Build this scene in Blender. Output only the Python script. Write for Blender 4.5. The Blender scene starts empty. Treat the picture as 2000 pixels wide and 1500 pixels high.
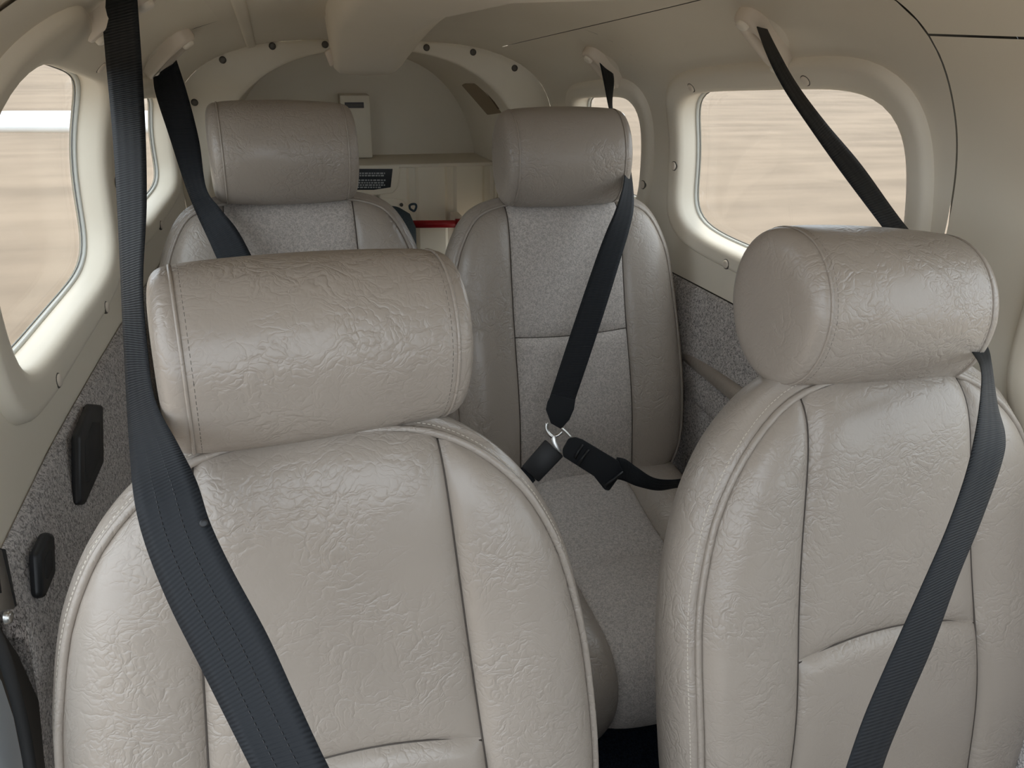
import bpy, bmesh, math, random
from mathutils import Vector, Matrix
R = math.radians
random.seed(4)
SC = bpy.context.scene
COL = SC.collection

# ------------------------------------------------------------------ camera
FPX = 1500.0
CAM = Vector((-.26, 0, 1.20))
YAW, PITCH, ROLL = R(17), R(25.5), R(1.5)
_cy, _sy, _cp, _sp = math.cos(YAW), math.sin(YAW), math.cos(PITCH), math.sin(PITCH)
FW = Vector((_sy*_cp, _cy*_cp, -_sp))
_r = Vector((_cy, -_sy, 0)); _u = _r.cross(FW)
RT = _r*math.cos(ROLL) + _u*math.sin(ROLL)
UP = _u*math.cos(ROLL) - _r*math.sin(ROLL)
cd = bpy.data.cameras.new('camera'); cd.sensor_width = 36; cd.lens = 36*FPX/2000
cd.clip_start = .02; cd.clip_end = 500
co = bpy.data.objects.new('camera', cd); COL.objects.link(co)
m3 = Matrix((RT, UP, -FW)).transposed()
co.matrix_world = Matrix.Translation(CAM) @ m3.to_4x4()
SC.camera = co

# ------------------------------------------------------------------ light
w = bpy.data.worlds.new('sky'); SC.world = w; w.use_nodes = True
bg = w.node_tree.nodes['Background']
bg.inputs[0].default_value = (.84, .92, 1.0, 1); bg.inputs[1].default_value = 2.0
sd = bpy.data.lights.new('sun', 'SUN'); sd.energy = 1.2; sd.angle = R(12); sd.color = (1, .95, .87)
so = bpy.data.objects.new('sun', sd); COL.objects.link(so)
so.rotation_euler = (R(-26), R(8), 0)
SC.view_settings.view_transform = 'Standard'; SC.view_settings.look = 'None'
SC.view_settings.gamma = 1; SC.view_settings.use_curve_mapping = False
SC.view_settings.exposure = .47

# ------------------------------------------------------------------ rays (used to measure places in the cabin)
def ray(x, y): return RT*((x-1000)/FPX) + UP*((750-y)/FPX) + FW
def onX(x, y, X): d = ray(x, y); return CAM + d*((X-CAM.x)/d.x)
def onY(x, y, Y): d = ray(x, y); return CAM + d*((Y-CAM.y)/d.y)
def onZ(x, y, Z): d = ray(x, y); return CAM + d*((Z-CAM.z)/d.z)
def dep(x, y, t): return CAM + ray(x, y)*t

# ------------------------------------------------------------------ materials
def mat(name, col, rough=.5, spec=.5, metal=0, build=None, coat=0):
    m = bpy.data.materials.new(name); m.use_nodes = True
    nt = m.node_tree; b = nt.nodes['Principled BSDF']
    b.inputs['Base Color'].default_value = (*col, 1)
    b.inputs['Roughness'].default_value = rough
    b.inputs['Specular IOR Level'].default_value = spec
    b.inputs['Metallic'].default_value = metal
    b.inputs['Coat Weight'].default_value = coat
    if build: build(nt, b, col)
    return m
def N(nt, t, **kw):
    n = nt.nodes.new(t)
    for k, v in kw.items():
        if k.startswith('_'): setattr(n, k[1:], v)
        else: n.inputs[k].default_value = v
    return n
def coords(nt, which='Object', scale=(1, 1, 1)):
    tc = N(nt, 'ShaderNodeTexCoord'); mp = N(nt, 'ShaderNodeMapping')
    mp.inputs['Scale'].default_value = scale
    nt.links.new(tc.outputs[which], mp.inputs[0]); return mp.outputs[0]
def ramp(nt, src, stops):
    r = N(nt, 'ShaderNodeValToRGB'); e = r.color_ramp.elements
    while len(e) < len(stops): e.new(.5)
    for i, (p, c) in enumerate(stops):
        e[i].position = p; e[i].color = (*c, 1) if not isinstance(c, (int, float)) else (c, c, c, 1)
    nt.links.new(src, r.inputs[0]); return r.outputs[0]
def math_(nt, op, a, b=None):
    n = N(nt, 'ShaderNodeMath', _operation=op)
    for i, v in enumerate((a, b)):
        if v is None: continue
        if isinstance(v, (int, float)): n.inputs[i].default_value = v
        else: nt.links.new(v, n.inputs[i])
    return n.outputs[0]
def bump(nt, b, h, strength, dist, prev=None):
    n = N(nt, 'ShaderNodeBump', Strength=strength, Distance=dist)
    nt.links.new(h, n.inputs['Height'])
    if prev: nt.links.new(prev, n.inputs['Normal'])
    nt.links.new(n.outputs[0], b.inputs['Normal']); return n.outputs[0]

def leather(nt, b, col):
    L = nt.links
    v = coords(nt)
    warp = N(nt, 'ShaderNodeTexNoise', Scale=16, Detail=4); L.new(v, warp.inputs['Vector'])
    mx = N(nt, 'ShaderNodeMix', _data_type='VECTOR'); mx.inputs[0].default_value = .10
    L.new(v, mx.inputs[4]); L.new(warp.outputs['Color'], mx.inputs[5])
    mp = N(nt, 'ShaderNodeMapping'); mp.inputs['Scale'].default_value = (.55, 1, .8); mp.inputs['Rotation'].default_value = (0, R(20), 0)
    L.new(mx.outputs[1], mp.inputs[0])
    def crease(scale, width):
        cr = N(nt, 'ShaderNodeTexVoronoi', Scale=scale, _feature='DISTANCE_TO_EDGE'); L.new(mp.outputs[0], cr.inputs['Vector'])
        return ramp(nt, cr.outputs['Distance'], [(0, 0), (width*.35, .55), (width, 1)])
    ridge = math_(nt, 'ADD', crease(52, .16), math_(nt, 'MULTIPLY', crease(125, .2), .55))
    msk = N(nt, 'ShaderNodeTexNoise', Scale=11, Detail=1.5); L.new(v, msk.inputs['Vector'])
    mk = ramp(nt, msk.outputs[0], [(.33, .08), (.60, 1)])
    h1 = math_(nt, 'MULTIPLY', ridge, mk)
    gr = N(nt, 'ShaderNodeTexNoise', Scale=420, Detail=2); L.new(v, gr.inputs['Vector'])
    big = N(nt, 'ShaderNodeTexNoise', Scale=26, Detail=2); L.new(v, big.inputs['Vector'])
    n1 = bump(nt, b, h1, .38, .0017)
    n2 = bump(nt, b, big.outputs[0], .2, .004, n1)
    bump(nt, b, gr.outputs[0], .22, .0004, n2)
    tone = N(nt, 'ShaderNodeTexNoise', Scale=5, Detail=3); L.new(v, tone.inputs['Vector'])
    c = ramp(nt, tone.outputs[0], [(.3, tuple(k*.93 for k in col)), (.7, tuple(k*1.06 for k in col))])
    L.new(c, b.inputs['Base Color'])
    b.inputs['Roughness'].default_value = .31
def speckle(scale, lo, hi, bs=.5):
    def f(nt, b, col):
        v = coords(nt)
        n = N(nt, 'ShaderNodeTexNoise', Scale=scale, Detail=2, Distortion=1.2); nt.links.new(v, n.inputs['Vector'])
        c = ramp(nt, n.outputs[0], [(.36, tuple(k*lo for k in col)), (.5, col), (.62, tuple(min(1, k*hi) for k in col))])
        nt.links.new(c, b.inputs['Base Color'])
        f2 = N(nt, 'ShaderNodeTexNoise', Scale=scale*3.2, Detail=2); nt.links.new(v, f2.inputs['Vector'])
        n1 = bump(nt, b, n.outputs[0], bs, .002)
        bump(nt, b, f2.outputs[0], .4, .001, n1)
    return f
def plastic(nt, b, col):
    v = coords(nt)
    n = N(nt, 'ShaderNodeTexNoise', Scale=260, Detail=2); nt.links.new(v, n.inputs['Vector'])
    bump(nt, b, n.outputs[0], .08, .0006)
    t = N(nt, 'ShaderNodeTexNoise', Scale=3, Detail=3); nt.links.new(v, t.inputs['Vector'])
    c = ramp(nt, t.outputs[0], [(.3, tuple(k*.97 for k in col)), (.7, tuple(k*1.03 for k in col))]); nt.links.new(c, b.inputs['Base Color'])
def webbing(nt, b, col):
    tc = N(nt, 'ShaderNodeTexCoord'); mp = N(nt, 'ShaderNodeMapping'); mp.inputs['Scale'].default_value = (1, 1, 1)
    mp.inputs['Rotation'].default_value = (0, 0, R(12))
    nt.links.new(tc.outputs['UV'], mp.inputs[0])
    wv = N(nt, 'ShaderNodeTexWave', Scale=95, Distortion=.6, Detail=1, _bands_direction='Y'); nt.links.new(mp.outputs[0], wv.inputs['Vector'])
    w2 = N(nt, 'ShaderNodeTexWave', Scale=26, Distortion=0, Detail=0, _bands_direction='X'); nt.links.new(tc.outputs['UV'], w2.inputs['Vector'])
    n1 = bump(nt, b, wv.outputs[0], .5, .0007)
    bump(nt, b, w2.outputs[0], .25, .0008, n1)
def ground_b(nt, b, col):
    v = coords(nt)
    n = N(nt, 'ShaderNodeTexNoise', Scale=.8, Detail=6, Distortion=.4); nt.links.new(v, n.inputs['Vector'])
    mp = N(nt, 'ShaderNodeMapping'); mp.inputs['Scale'].default_value = (.25, 2.2, 1); mp.inputs['Rotation'].default_value = (0, 0, R(25)); nt.links.new(v, mp.inputs[0])
    s = N(nt, 'ShaderNodeTexNoise', Scale=.9, Detail=5); nt.links.new(mp.outputs[0], s.inputs['Vector'])
    a = math_(nt, 'ADD', math_(nt, 'MULTIPLY', n.outputs[0], .45), math_(nt, 'MULTIPLY', s.outputs[0], .55))
    c = ramp(nt, a, [(.38, tuple(k*.86 for k in col)), (.5, col), (.62, tuple(k*1.12 for k in col))])
    nt.links.new(c, b.inputs['Base Color']); bump(nt, b, n.outputs[0], .4, .05)

M = {}
M['leather'] = mat('taupe_leather', (.345, .30, .256), .42, .6, build=leather)
M['seam'] = mat('seam_thread', (.075, .062, .052), .8)  # dark tone that paints the shade down in the seat seams
M['thread'] = mat('thread', (.50, .45, .38), .7)
M['thread_dark'] = mat('dark_thread', (.10, .09, .08), .8)
M['seat_fabric'] = mat('seat_fabric', (.47, .43, .395), .95, .1, build=speckle(250, .8, 1.2))
M['carpet'] = mat('side_carpet', (.47, .44, .42), .97, .05, build=speckle(250, .5, 1.35, .8))
M['cream'] = mat('cream_plastic', (.82, .75, .62), .5, .4, build=plastic)
M['headliner'] = mat('headliner', (.79, .725, .61), .6, .3, build=plastic)
M['cap'] = mat('cap_plastic', (.74, .655, .55), .4)
M['cap_light'] = mat('cap_light', (.86, .80, .69), .35)
M['web'] = mat('belt_webbing', (.013, .015, .018), .62, .22, build=webbing)
M['black'] = mat('black_plastic', (.012, .013, .015), .45, .5)
M['rubber'] = mat('rubber', (.02, .02, .02), .7)
M['gasket'] = mat('gasket_vinyl', (.62, .62, .57), .45)
M['seal'] = mat('seal_grey', (.16, .16, .15), .6)
M['steel'] = mat('steel', (.72, .71, .68), .28, .5, 1)
M['screw'] = mat('dark_screw', (.11, .10, .085), .45, .5, .6)
M['floor'] = mat('navy_carpet', (.012, .016, .024), .97, .05, build=speckle(220, .6, 1.5))
M['red'] = mat('red_paint', (.36, .008, .015), .35)
M['darkgap'] = mat('shadow_gap', (.10, .09, .075), .9)
M['placard'] = mat('placard_black', (.012, .016, .022), .5)
M['ink'] = mat('placard_ink', (.40, .42, .43), .6)
M['grey_label'] = mat('grey_label', (.085, .08, .085), .6)
M['bag'] = mat('bag_cloth', (.055, .075, .09), .9, .2, build=speckle(300, .8, 1.2))
M['tan_pad'] = mat('tan_pad', (.26, .20, .13), .8)
M['brown'] = mat('brown_pad', (.12, .08, .045), .8)
M['white'] = mat('white_paint', (.82, .84, .84), .3)
M['sill'] = mat('sill_paint', (.60, .67, .73), .5)
M['ground'] = mat('dirt', (.255, .196, .142), .95, .1, build=ground_b)
g = bpy.data.materials.new('acrylic'); g.use_nodes = True; nt = g.node_tree; nt.nodes.clear()
o_ = N(nt, 'ShaderNodeOutputMaterial'); mxs = N(nt, 'ShaderNodeMixShader'); tr = N(nt, 'ShaderNodeBsdfTransparent'); gl = N(nt, 'ShaderNodeBsdfGlossy', Roughness=.03)
tr.inputs[0].default_value = (.96, .965, .96, 1); mxs.inputs[0].default_value = .04
nt.links.new(tr.outputs[0], mxs.inputs[1]); nt.links.new(gl.outputs[0], mxs.inputs[2]); nt.links.new(mxs.outputs[0], o_.inputs[0])
M['glass'] = g

# ------------------------------------------------------------------ mesh helpers
def link_mesh(name, me, m, parent=None, smooth=True):
    if smooth:
        for p in me.polygons: p.use_smooth = True
    me.materials.append(M[m] if isinstance(m, str) else m)
    o = bpy.data.objects.new(name, me); COL.objects.link(o)
    if parent is not None:
        o.parent = parent
        o.matrix_parent_inverse = Matrix.Translation(-parent_loc(parent))
    return o
def parent_loc(p):                          # nested parents already sit at the world origin
    return Vector(p.location) if p.parent is None else Vector((0, 0, 0))
def mesh(name, V, F, m, parent=None, smooth=True, auto=None, uv=None):
    me = bpy.data.meshes.new(name); me.from_pydata([tuple(v) for v in V], [], F)
    if uv:
        l = me.uv_layers.new(name='UVMap')
        for lp in me.loops: l.data[lp.index].uv = uv[lp.vertex_index]
    bm = bmesh.new(); bm.from_mesh(me); bmesh.ops.recalc_face_normals(bm, faces=bm.faces)
    if auto:
        for e in bm.edges:
            if len(e.link_faces) == 2 and e.calc_face_angle(0) > R(auto): e.smooth = False
    bm.to_mesh(me); bm.free()
    return link_mesh(name, me, m, parent, smooth)
def tag(o, label=None, cat=None, group=None, kind=None):
    if label: o['label'] = label
    if cat: o['category'] = cat
    if group: o['group'] = group
    if kind: o['kind'] = kind
    return o
def thing(name, loc, label=None, cat=None, group=None, kind=None):
    o = bpy.data.objects.new(name, None); COL.objects.link(o); o.location = loc; o.empty_display_size = .05
    return tag(o, label, cat, group, kind)
def lerp(a, b, t): return a + (b-a)*t
def sm(t): t = max(0, min(1, t)); return t*t*(3-2*t)
def catmull(P, n):
    P = [Vector(p) for p in P]; out = []
    for i in range(len(P)-1):
        p0 = P[max(i-1, 0)]; p1 = P[i]; p2 = P[i+1]; p3 = P[min(i+2, len(P)-1)]
        for k in range(n):
            t = k/n
            out.append(.5*((2*p1)+(p2-p0)*t+(2*p0-5*p1+4*p2-p3)*t*t+(3*p1-p0-3*p2+p3)*t**3))
    out.append(P[-1]); return out
def grid_faces(nr, nc, closed=False, off=0):
    F = []
    for i in range(nr-1):
        for j in range(nc if closed else nc-1):
            a = off+i*nc+j; b = off+i*nc+(j+1) % nc
            F.append((a, b, b+nc, a+nc))
    return F
def tube_geo(P, r, n=8, closed=False, V=None, F=None):
    V = [] if V is None else V; F = [] if F is None else F
    off = len(V); P = [Vector(p) for p in P]; k = len(P); nrm = None
    for i, p in enumerate(P):
        a = P[(i-1) % k] if closed else P[max(i-1, 0)]; b = P[(i+1) % k] if closed else P[min(i+1, k-1)]
        t = (b-a).normalized()
        if nrm is None: nrm = t.orthogonal().normalized()
        nrm = (nrm - t*nrm.dot(t)).normalized(); bi = t.cross(nrm)
        rr = r[i] if isinstance(r, (list, tuple)) else r
        for j in range(n):
            an = 2*math.pi*j/n; V.append(p+(nrm*math.cos(an)+bi*math.sin(an))*rr)
    F += grid_faces(k, n, True, off)
    if closed: F += [(off+(k-1)*n+j, off+(k-1)*n+(j+1) % n, off+(j+1) % n, off+j) for j in range(n)]
    else: F += [tuple(off+j for j in range(n))[::-1], tuple(off+(k-1)*n+j for j in range(n))]
    return V, F
def tube(name, P, r, m, parent=None, n=8, closed=False):
    V, F = tube_geo(P, r, n, closed); return mesh(name, V, F, m, parent)
def box_geo(V, F, c, ax, ay, az):
    off = len(V); c = Vector(c)
    for sx, sy, sz in ((-1,-1,-1),(1,-1,-1),(1,1,-1),(-1,1,-1),(-1,-1,1),(1,-1,1),(1,1,1),(-1,1,1)):
        V.append(c+ax*sx+ay*sy+az*sz)
    F += [tuple(off+i for i in f) for f in ((0,3,2,1),(4,5,6,7),(0,1,5,4),(1,2,6,5),(2,3,7,6),(3,0,4,7))]
def rbox(name, c, ax, ay, az, bev, m, parent=None, seg=3):
    V, F = [], []; box_geo(V, F, c, ax, ay, az)
    return bevelled(name, V, F, bev, m, parent, seg)
def bevelled(name, V, F, bev, m, parent=None, seg=3, ang=30):
    me = bpy.data.meshes.new(name); me.from_pydata([tuple(v) for v in V], [], F)
    bm = bmesh.new(); bm.from_mesh(me); bmesh.ops.recalc_face_normals(bm, faces=bm.faces)
    es = [e for e in bm.edges if e.calc_face_angle(0) > R(ang)]
    bmesh.ops.bevel(bm, geom=es, offset=bev, segments=seg, profile=.5, affect='EDGES', clamp_overlap=True)
    for e in bm.edges:
        if len(e.link_faces) == 2 and e.calc_face_angle(0) > R(35): e.smooth = False
    bm.to_mesh(me); bm.free(); return link_mesh(name, me, m, parent)
def prism(name, P, d, bev, m, parent=None, seg=2):
    """outline P (3-D points, planar) given depth d (vector)"""
    n = len(P); V = [Vector(p) for p in P]+[Vector(p)+d for p in P]
    F = [tuple(range(n)), tuple(range(2*n-1, n-1, -1))]+[(i, (i+1) % n, n+(i+1) % n, n+i) for i in range(n)]
    return bevelled(name, V, F, bev, m, parent, seg)
def disc(name, c, nrm, r, h, m, parent=None, n=16, dome=.5):
    """low domed button standing on a surface"""
    c = Vector(c); nrm = Vector(nrm).normalized(); a = nrm.orthogonal().normalized(); b = nrm.cross(a)
    rings = [(1, -.002/max(h, 1e-4)), (1, .35), (.93, .7), (.7, 1-.12*dome), (.3, 1)]
    V = [c+(a*math.cos(2*math.pi*j/n)+b*math.sin(2*math.pi*j/n))*r*q+nrm*h*z for q, z in rings for j in range(n)]
    V.append(c+nrm*h)
    F = grid_faces(len(rings), n, True); k = (len(rings)-1)*n
    F += [(k+j, k+(j+1) % n, len(V)-1) for j in range(n)]
    return mesh(name, V, F, m, parent)
def dashes(name, P, L, gap, r, m, parent):
    """a row of stitches along a path"""
    V, F = [], []; P = [Vector(p) for p in P]; acc = 0; nxt = 0
    for i in range(len(P)-1):
        a, b = P[i], P[i+1]; s = (b-a).length
        if s < 1e-6: continue
        t = (b-a)/s
        while nxt < acc+s:
            c = a+t*(nxt-acc); o = t.orthogonal().normalized(); box_geo(V, F, c, t*L/2, o*r, t.cross(o)*r); nxt += L+gap
        acc += s
    o = mesh(name, V, F, m, parent, smooth=False); o['kind'] = 'stuff'; return o

# ------------------------------------------------------------------ cabin shell: one section law for walls and ceiling
YB = 2.15                                   # baggage arch
def hull_xc(Y): return .02*(1-sm((Y-.9)/1.2))
def hull_hw(Y): return .595-.097*max(0, min(1.4, (Y-.95)/1.2))**1.35
def hull_H(Y): return 1.272-.132*max(0, min(1.6, (Y-1.05)/1.1))
Z0, NN = .85, 3.2
def hull_x(side, Y, z, off=0):
    q = max(0, min(.9995, (z-Z0)/(hull_H(Y)-Z0)))
    return hull_xc(Y)+side*hull_hw(Y)*(1-q**NN)**(1/NN)
def hull_z(Y, x):
    q = min(.9995, abs(x-hull_xc(Y))/hull_hw(Y)); return Z0+(hull_H(Y)-Z0)*(1-q**NN)**(1/NN)
def hull_n(side, Y, z):
    e = .004; p = Vector((hull_x(side, Y, z), Y, z))
    a = Vector((hull_x(side, Y+e, z), Y+e, z))-p; b = Vector((hull_x(side, Y, z+e), Y, z+e))-p
    n = a.cross(b).normalized()
    return -n if n.x*side > 0 else n          # inward
def hull_p(side, Y, z, off=0):               # off > 0: towards the cabin
    return Vector((hull_x(side, Y, z), Y, z)) + (hull_n(side, Y, z)*off if off else Vector((0,0,0)))
def inside(p):
    if p.z < Z0: return abs(p.x-hull_xc(p.y)) < hull_hw(p.y)
    return (abs(p.x-hull_xc(p.y))/hull_hw(p.y))**NN+((p.z-Z0)/(hull_H(p.y)-Z0))**NN < 1
def ray_hull(x, y, off=0):
    d = ray(x, y); t = .2
    while t < 3 and inside(CAM+d*t): t += .002
    p = CAM+d*t; side = 1 if p.x > hull_xc(p.y) else -1
    q = (p.z-Z0)/(hull_H(p.y)-Z0)
    n = hull_n(side, p.y, min(p.z, hull_H(p.y)-.004)); return p+n*off, n, side
QT = .93
ZB = .69                                    # top of the carpeted side panels
def z_top(Y): return Z0+QT*(hull_H(Y)-Z0)

def quad_outline(q, d, n=64, ex=5.2):
    """rounded window outline; q = (Y,z) fwd-bottom, aft-bottom, aft-top, fwd-top; d = growth in metres"""
    P = []
    for k in range(n):
        an = 2*math.pi*(k+.5)/n; c, s = math.cos(an), math.sin(an)
        rr = (abs(c)**ex+abs(s)**ex)**(-1/ex); a, b = rr*c, rr*s
        hy = (q[1][0]-q[0][0])/2; hz = (q[3][1]-q[0][1])/2
        a *= 1+d/hy; b *= 1+d/hz
        u, v = (a+1)/2, (b+1)/2
        P.append(tuple((1-v)*((1-u)*q[0][i]+u*q[1][i])+v*((1-u)*q[3][i]+u*q[2][i]) for i in (0, 1)))
    return P
def wall_cell(name, side, y0, y1, hole, m, parent, off=0, zlo=None, zhi=None):
    """piece of side wall between the Y-limits (functions of v), with an optional window hole"""
    zlo = zlo or (lambda Y: ZB); zhi = zhi or z_top
    fy0 = y0 if callable(y0) else (lambda v: y0); fy1 = y1 if callable(y1) else (lambda v: y1)
    def P(Y, v): return hull_p(side, Y, zlo(Y)+v*(zhi(Y)-zlo(Y)), off)
    if hole is None:
        nr, nc = 40, 24
        V = [P(lerp(fy0(i/(nr-1)), fy1(i/(nr-1)), j/(nc-1)), i/(nr-1)) for i in range(nr) for j in range(nc)]
        return mesh(name, V, grid_faces(nr, nc), m, parent)
    n = len(hole); hv = [(Y, (z-zlo(Y))/(zhi(Y)-zlo(Y))) for Y, z in hole]
    cy = sum(p[0] for p in hv)/n; cv = sum(p[1] for p in hv)/n
    outer = []
    for Y, v in hv:                        # cast to the cell border
        dy, dv = Y-cy, v-cv; lo, hi = .5, 60
        for _ in range(48):
            t = (lo+hi)/2; vv = cv+dv*t; yy = cy+dy*t
            if 0 <= vv <= 1 and fy0(vv) <= yy <= fy1(vv): lo = t
            else: hi = t
        t = lo
        outer.append((cy+dy*t, cv+dv*t))
    corners = [(fy0(0), 0), (fy1(0), 0), (fy1(1), 1), (fy0(1), 1)]
    for c in corners:                      # snap nearest border point to each corner
        k = min(range(n), key=lambda i: ((outer[i][0]-c[0])**2+((outer[i][1]-c[1])*.5)**2)); outer[k] = c
    K = 14; V = []
    for i in range(K):
        t = (i/(K-1))**1.3
        for (a, b), (c, d) in zip(hv, outer): V.append(P(lerp(a, c, t), lerp(b, d, t)))
    return mesh(name, V, grid_faces(K, n, True), m, parent)

SIDES = {-1: 'left', 1: 'right'}
WMAIN = {1: [(.885, .795), (1.495, .795), (1.51, 1.072), (.928, 1.128)], -1: [(.90, .80), (1.43, .80), (1.465, 1.085), (.93, 1.16)]}
WREAR = {1: [(1.66, .80), (1.99, .815), (1.985, 1.015), (1.665, 1.05)], -1: [(1.64, .80), (2.055, .815), (2.045, 1.012), (1.645, 1.05)]}
WFRONT = {1: [(-.25, .76), (.62, .76), (.635, 1.12), (-.20, 1.12)]}
seam_z = lambda z: .834-.03*max(0, (z-1.1)/.14)**2
seam_r = lambda v: seam_z(ZB+v*.552)
walls = {}
for s in (-1, 1):
    nm = SIDES[s]
    wl = thing('wall_'+nm, (s*.57, 1.2, ZB), 'cream moulded cabin wall panels with windows, '+nm+' side', kind='structure'); walls[s] = wl
    y0 = seam_r if s > 0 else (lambda v: .735)
    wall_cell('wall_panel', s, y0, 1.575, quad_outline(WMAIN[s], .022, 220), 'headliner' if s > 0 else 'cream', wl)
    wall_cell('rear_wall_panel', s, 1.575, YB, quad_outline(WREAR[s], .02, 220), 'headliner', wl)
    wall_cell('outer_skin', s, -.7 if s > 0 else .70, 1.575, quad_outline(WMAIN[s], .03, 120), 'darkgap', wl, -.045, lambda Y: .0, lambda Y: Z0+.995*(hull_H(Y)-Z0)) if s < 0 else None
    if s > 0:
        wall_cell('outer_skin', s, .76, 1.575, quad_outline(WMAIN[s], .03, 120), 'darkgap', wl, -.045, lambda Y: .0, lambda Y: Z0+.995*(hull_H(Y)-Z0))
        wall_cell('front_outer_skin', s, -.7, .76, quad_outline(WFRONT[s], .03, 120), 'darkgap', wl, -.045, lambda Y: .0, lambda Y: Z0+.995*(hull_H(Y)-Z0))
        zsplit = lambda Y: 1.192
        wall_cell('door_post_panel', s, -.6, lambda v: seam_z(ZB+v*(1.192-ZB))-.003, quad_outline(WFRONT[s], .022, 220), 'cream', wl, 0, None, zsplit)
        wall_cell('upper_door_panel', s, -.6, lambda v: seam_z(1.1945+v*(1.242-1.1945))-.003, None, 'cream', wl, 0, lambda Y: 1.1945, z_top)
    if s < 0:
        wall_cell('door_header', s, .1, .80, None, 'headliner', wl, -.003, lambda Y: 1.135, z_top)
        wall_cell('door_header_skin', s, .1, .7345, None, 'darkgap', wl, -.03, lambda Y: 1.135, lambda Y: Z0+.995*(hull_H(Y)-Z0))
    wall_cell('rear_outer_skin', s, 1.575, YB+.02, quad_outline(WREAR[s], .03, 120), 'darkgap', wl, -.045, lambda Y: .0, lambda Y: Z0+.995*(hull_H(Y)-Z0))

# ceiling: middle panel between the two long seams, with a cover strip on the left seam
ce = thing('ceiling', (0, 1.0, 1.26), 'moulded beige headliner across the cabin roof', kind='structure')
def ceil_edge(s, Y): return hull_x(s, Y, z_top(Y))
nr, nc = 60, 40
V = []
for i in range(nr):
    Y = lerp(.22, YB, i/(nr-1)); a, b = ceil_edge(-1, Y)-.004, ceil_edge(1, Y)-.0025+.006*sm((Y-1.97)/.15)
    for j in range(nc):
        x = lerp(a, b, j/(nc-1)); V.append((x, Y, hull_z(Y, x)))
mesh('headliner_panel', V, grid_faces(nr, nc), 'headliner', ce)
V = []
for i in range(nr):
    Y = lerp(.20, YB, i/(nr-1)); a, b = ceil_edge(-1, Y)-.14, ceil_edge(1, Y)+.14
    for j in range(nc):
        x = lerp(a, b, j/(nc-1)); V.append((x, Y, hull_z(Y, x)+.03))
mesh('roof_skin', V, grid_faces(nr, nc), 'darkgap', ce)
V = []
sec = [(-.0115, -.001), (-.010, .003), (-.006, .0045), (.006, .0045), (.010, .003), (.0115, -.001)]
for i in range(nr):
    Y = lerp(.3, YB, i/(nr-1)); x0 = -.293; e = .004
    p = Vector((x0, Y, hull_z(Y, x0))); sl = (hull_z(Y, x0+e)-hull_z(Y, x0-e))/(2*e)
    n = Vector((sl, 0, -1)).normalized(); t = Vector((-n.z, 0, n.x))
    for a, b in sec: V.append(p+t*a+n*b)
mesh('joint_strip', V, grid_faces(nr, len(sec)), 'headliner', ce)

# unseen firewall and glareshield, added to block low light on the seats (windscreen above)
fw_ = thing('wall_front', (0, -.75, 0), 'firewall and dark glareshield at the front of the cabin', kind='structure')
prism('firewall', [(-.62, -.80, 0), (.64, -.80, 0), (.64, -.80, .86), (-.62, -.80, .86)], Vector((0, .05, 0)), .01, 'darkgap', fw_)
prism('glareshield', [(-.62, -.78, .84), (.64, -.78, .84), (.60, -.48, .84), (.3, -.44, .84), (-.3, -.44, .84), (-.58, -.48, .84)], Vector((0, 0, .04)), .012, 'rubber', fw_)

# floor and lower side panels
V = [(x, y, 0) for y in [-.78+i*.39 for i in range(10)] for x in [-.60+j*.3 for j in range(5)]]
tag(mesh('floor', V, grid_faces(10, 5), 'floor'), 'dark navy carpet on the cabin floor', kind='structure')
for s in (-1, 1):
    ys = [lerp(.63 if s < 0 else -.6, YB, i/30) for i in range(31)]
    zs = [(ZB+.004, .002), (ZB, .007), (ZB-.006, .010), (.655, .013), (.62, .02), (.56, .026), (.45, .024), (.2, .02), (0, .02)]
    V = []
    for Y in ys:
        for z, o in zs:
            Yy = Y
            if s < 0 and Y == ys[0]: Yy = .735-.11*sm((ZB-z)/.25)        # door-post edge slants
            V.append((hull_x(s, Yy, min(z, .8))-s*o, Yy, z if s < 0 else z-.006))
    c = mesh('carpet_panel', V, grid_faces(31, len(zs)), 'carpet', walls[s]); c['label'] = 'grey flecked carpet side panel'

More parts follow.
